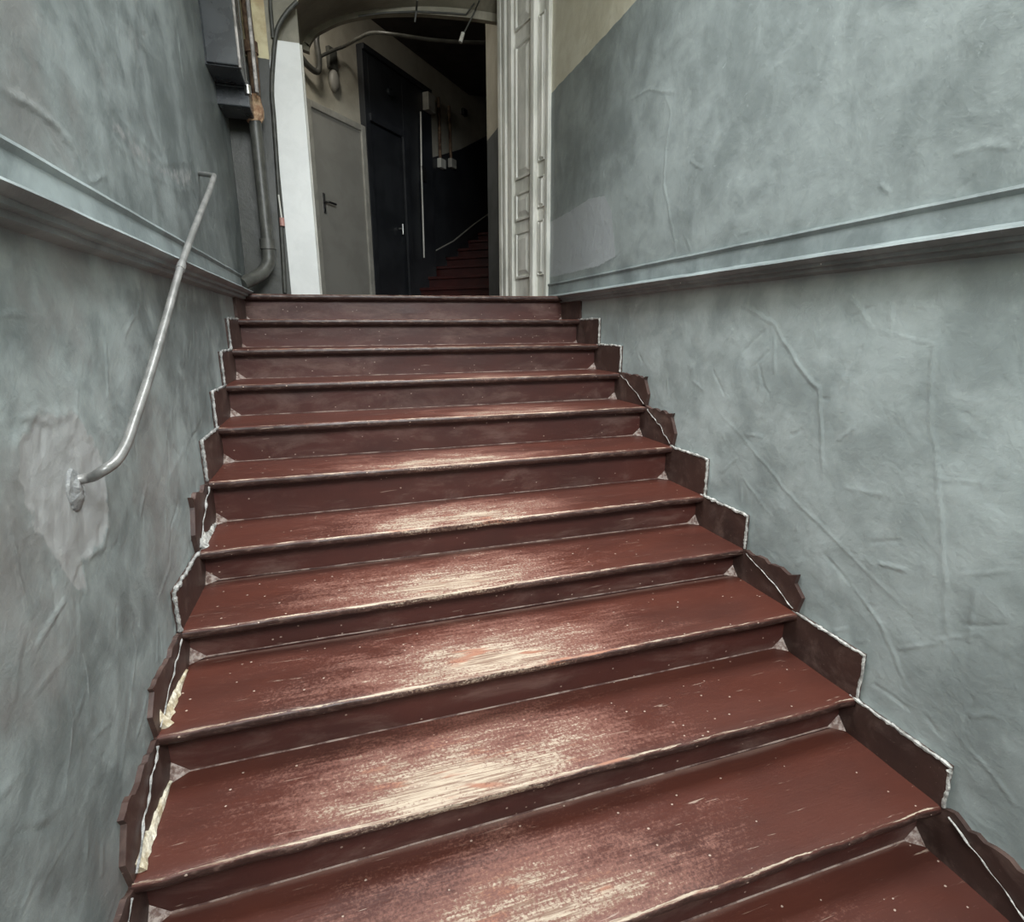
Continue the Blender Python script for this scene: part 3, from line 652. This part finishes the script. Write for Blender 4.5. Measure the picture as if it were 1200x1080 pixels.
# pendant wire and bulb holder under the arch
pa = hit(557, 12, 1, YB-.08); pb = hit(549, 28, 1, YB-.08); pc = hit(541, 44, 1, YB-.08)
pl = empty('pendant_lamp_holder', pc); tag(pl, 'small pale lamp holder hanging on a wire from the arch rim', 'lamp holder')
adopt(tube('wire', [hit(562, 0, 1, YB-.20), pa, pb, pc], .006, M['cable'], None, 6), pl)
adopt(tube('socket', [pc+Vector((.012, 0, .035)), pc, pc-Vector((.012, 0, .035))], .016, M['doorframe'], None, 10), pl)
ac = tube('arch_cable', [hit(420, 19, 1, YB-.062), hit(450, 15, 1, YB-.062), hit(490, 13.5, 1, YB-.062), hit(530, 15.5, 1, YB-.062), hit(546, 17, 1, YB-.064), hit(556, 4, 1, YB-.16)], .007, M['cable'], None, 6)
tag(ac, 'thin dark cable clipped along the soffit of the arch', 'cable')
ac = tube('cable_stub', [hit(489, 0, 1, YB-.20), hit(488, 12, 1, YB-.085), hit(486, 26, 1, YB-.075)], .008, M['cable'], None, 6)
tag(ac, 'short cable end hanging down over the middle of the arch rim', 'cable')

# ------------------------------------------------------------------ pipes and boxes at the left corner
sp = empty('soil_pipe', (-.012, .22, 0)); tag(sp, 'thick grey painted iron pipe standing in the corner by the top step', 'pipe')
adopt(tube('pipe_shaft', [(-.012, .22, .30), (-.012, .22, 1.05)], .036, M['pipe'], None, 20), sp)
adopt(tube('collar', [(-.012, .22, .285), (-.012, .22, .345)], .048, M['pipe'], None, 20), sp)
adopt(tube('elbow', smooth_path([(-.012, .22, .29), (-.016, .215, .21), (-.05, .18, .145), (-.10, .13, .10), (-.14, .085, .075), (-.168, .055, .055)], 5), .040, M['pipe'], None, 20), sp)
bm = bmesh.new()
add_tube(bm, [Vector((-.012, .22, z)) for z in (1.02, 1.05, 1.09, 1.13, 1.16)], .05, 14, True, lambda i: (.042, .052, .056, .05, .044)[i])
for v in bm.verts: v.co += noise.noise_vector(v.co*30)*.012
lg = from_bm('lagging', bm, M['peach'], None); lg['label'] = 'crumbling peach lagging'; adopt(lg, sp)
rp = empty('rusty_pipe', (.01, .24, 1.14)); tag(rp, 'flaking rusty pipe rising above the crumbling lagging', 'pipe')
o = tube('rusty_shaft', [Vector((.005+.004*math.sin(i), .24, 1.175+.1*i)) for i in range(12)], .03, M['rust'], None, 12, True, lambda i: .026+.007*abs(noise.noise(Vector((i*1.7, 0, 0))))); adopt(o, rp)
adopt(tube('coupling', [(.005, .24, 1.40), (.005, .24, 1.46)], .040, M['rust'], None, 14), rp)
cd = tube('arch_edge_pipe', smooth_path([hit(348, 2, 1, YA-.01), hit(335, 16, 1, YA-.01), hit(325, 34, 1, YA-.01), hit(321, 60, 1, YA-.01), hit(318.5, 105, 1, YA-.01), hit(321, 140, 1, YA-.01), hit(326, 215, 1, YA-.01), hit(331, 290, 1, YA-.01), hit(334, 343, 1, YA-.01)], 5), .014, M['cable'], None, 8)
tag(cd, 'dark flexible cable following the arch edge down beside the white jamb board', 'cable')
cd = tube('ceiling_cable', [hit(316, -20, 1, YA-.012), hit(317, 10, 1, YA-.012), hit(320, 45, 1, YA-.012)], .012, M['cable'], None, 8)
tag(cd, 'straight dark cable coming down to meet the arch edge cable', 'cable')
def trunk(name, u0, u1, v0, v1, y, mat, label, cat):
    a = hit(u0, v1, 1, y); b = hit(u1, v1, 1, y); c = hit(u0, v0, 1, y)
    return tag(box(name, a.x, b.x, y, y+.05, a.z, c.z+.5, mat, None, .005), label, cat)
trunk('conduit_channel', 286, 290, 14, 98, -.02, M['pipe'], 'narrow bare metal conduit directly behind the large dark box', 'conduit')
trunk('metal_channel', 298.5, 303, 30, 108, .06, M['conduit'], 'narrow metal channel between the dark boxes and the rusty pipe', 'conduit')
# dark electrical boxes on the left wall
a = hit(241, 74, 0, WL); yb = a.y; b = hit(281, 78, 1, yb)
eb = empty('electrical_cabinet', (WL, yb, a.z)); tag(eb, 'large dark slate electrical cabinet mounted high on the wall', 'electrical box')
adopt(box('cabinet_body', WL-.01, b.x, yb+.012, yb+.24, a.z, a.z+.75, M['boxpaint'], None, .006), eb)
adopt(box('cabinet_door', WL+.004, b.x-.004, yb-.004, yb+.014, a.z+.006, a.z+.74, M['boxpaint'], None, .005), eb)
adopt(box('edge_trim', b.x-.006, b.x+.008, yb-.006, yb+.02, a.z-.004, a.z+.74, M['conduit'], None, .003), eb)
c = hit(256, 122, 0, WL); d = hit(293, 124, 1, c.y)
jb = empty('cable_box', (WL, c.y, c.z)); tag(jb, 'small black box fixed just below the large dark cabinet', 'electrical box')
adopt(box('box_body', WL-.01, d.x, c.y, c.y+.22, c.z, c.z+.13, M['boxpaint'], None, .006), jb)
adopt(box('box_lip', WL-.005, d.x+.004, c.y-.006, c.y+.02, c.z+.095, c.z+.14, M['boxpaint'], None, .005), jb)
q = hit(290.5, 107, 1, c.y-.01)
adopt(tube('conduit_nut', [q+Vector((0, 0, -.015)), q+Vector((0, 0, .03))], .018, M['steel'], None, 8), jb)
# small pink plug hanging by the board, black gap filler at its foot
q = hit(330.5, 259, 1, YA-.03)
pk = empty('hanging_plug', q); tag(pk, 'tiny pink plug hanging beside the white jamb board', 'plug')
adopt(tube('plug_body', [q+Vector((0, 0, -.03)), q+Vector((0, 0, -.01)), q+Vector((0, 0, .02))], .016, M['pink'], None, 10), pk)
adopt(tube('plug_cord', [q+Vector((0, 0, .02)), q+Vector((-.004, 0, .10)), q+Vector((-.006, .005, .16))], .005, M['jamb'], None, 6), pk)

# ------------------------------------------------------------------ handrail
hr = empty('handrail', hit(93, 565, 0, WL)); tag(hr, 'bent grey metal handrail fixed to the left plaster wall', 'handrail')
XO = WL+.085
A = hit(90, 563, 0, WL); Bn = hit(234, 203, 0, WL)
p1 = [A+Vector((-.02, 0, 0)), A+Vector((.02, .012, .002)), hit(118, 553, 0, WL+.06), hit(135, 541, 0, XO-.006), hit(147, 522, 0, XO), hit(156, 497, 0, XO)]
up_ = [hit(175, 440, 0, XO), hit(195, 372, 0, XO), hit(212, 312, 0, XO), hit(230, 262, 0, XO), hit(245, 224, 0, XO)]
end = hit(251, 206, 0, XO)
path = smooth_path(p1+up_+[end.lerp(up_[-1], .15)], 5)
path += [end, end.lerp(Bn, .15), end.lerp(Bn, .6), Bn+Vector((-.02, 0, 0))]
o = tube('rail', path, .0108, M['rail'], None, 14); adopt(o, hr)
jn = hit(212, 313, 0, XO); dr = (up_[3]-up_[1]).normalized()
adopt(tube('rail_joint', [jn-dr*.018, jn+dr*.018], .0135, M['rail'], None, 12), hr)
bm = bmesh.new()
for s_, z_ in ((0, 0),):
    rings = []
    for r, o_ in ((.040, -.016), (.034, -.003), (.022, .001), (.012, .006)):
        rings.append([bm.verts.new(Vector((WL+o_, A.y+r*math.cos(i*math.pi/8)*.9, A.z-.02+r*1.3*math.sin(i*math.pi/8)))) for i in range(16)])
    for i in range(3):
        for j in range(16): bm.faces.new((rings[i][j], rings[i][(j+1)%16], rings[i+1][(j+1)%16], rings[i+1][j]))
    bm.faces.new(rings[-1])
for v in bm.verts: v.co += noise.noise_vector(v.co*60)*.004
o = from_bm('plaster_boss', bm, M['patch'], None); o['label'] = 'rough plaster round the rail end'; adopt(o, hr)
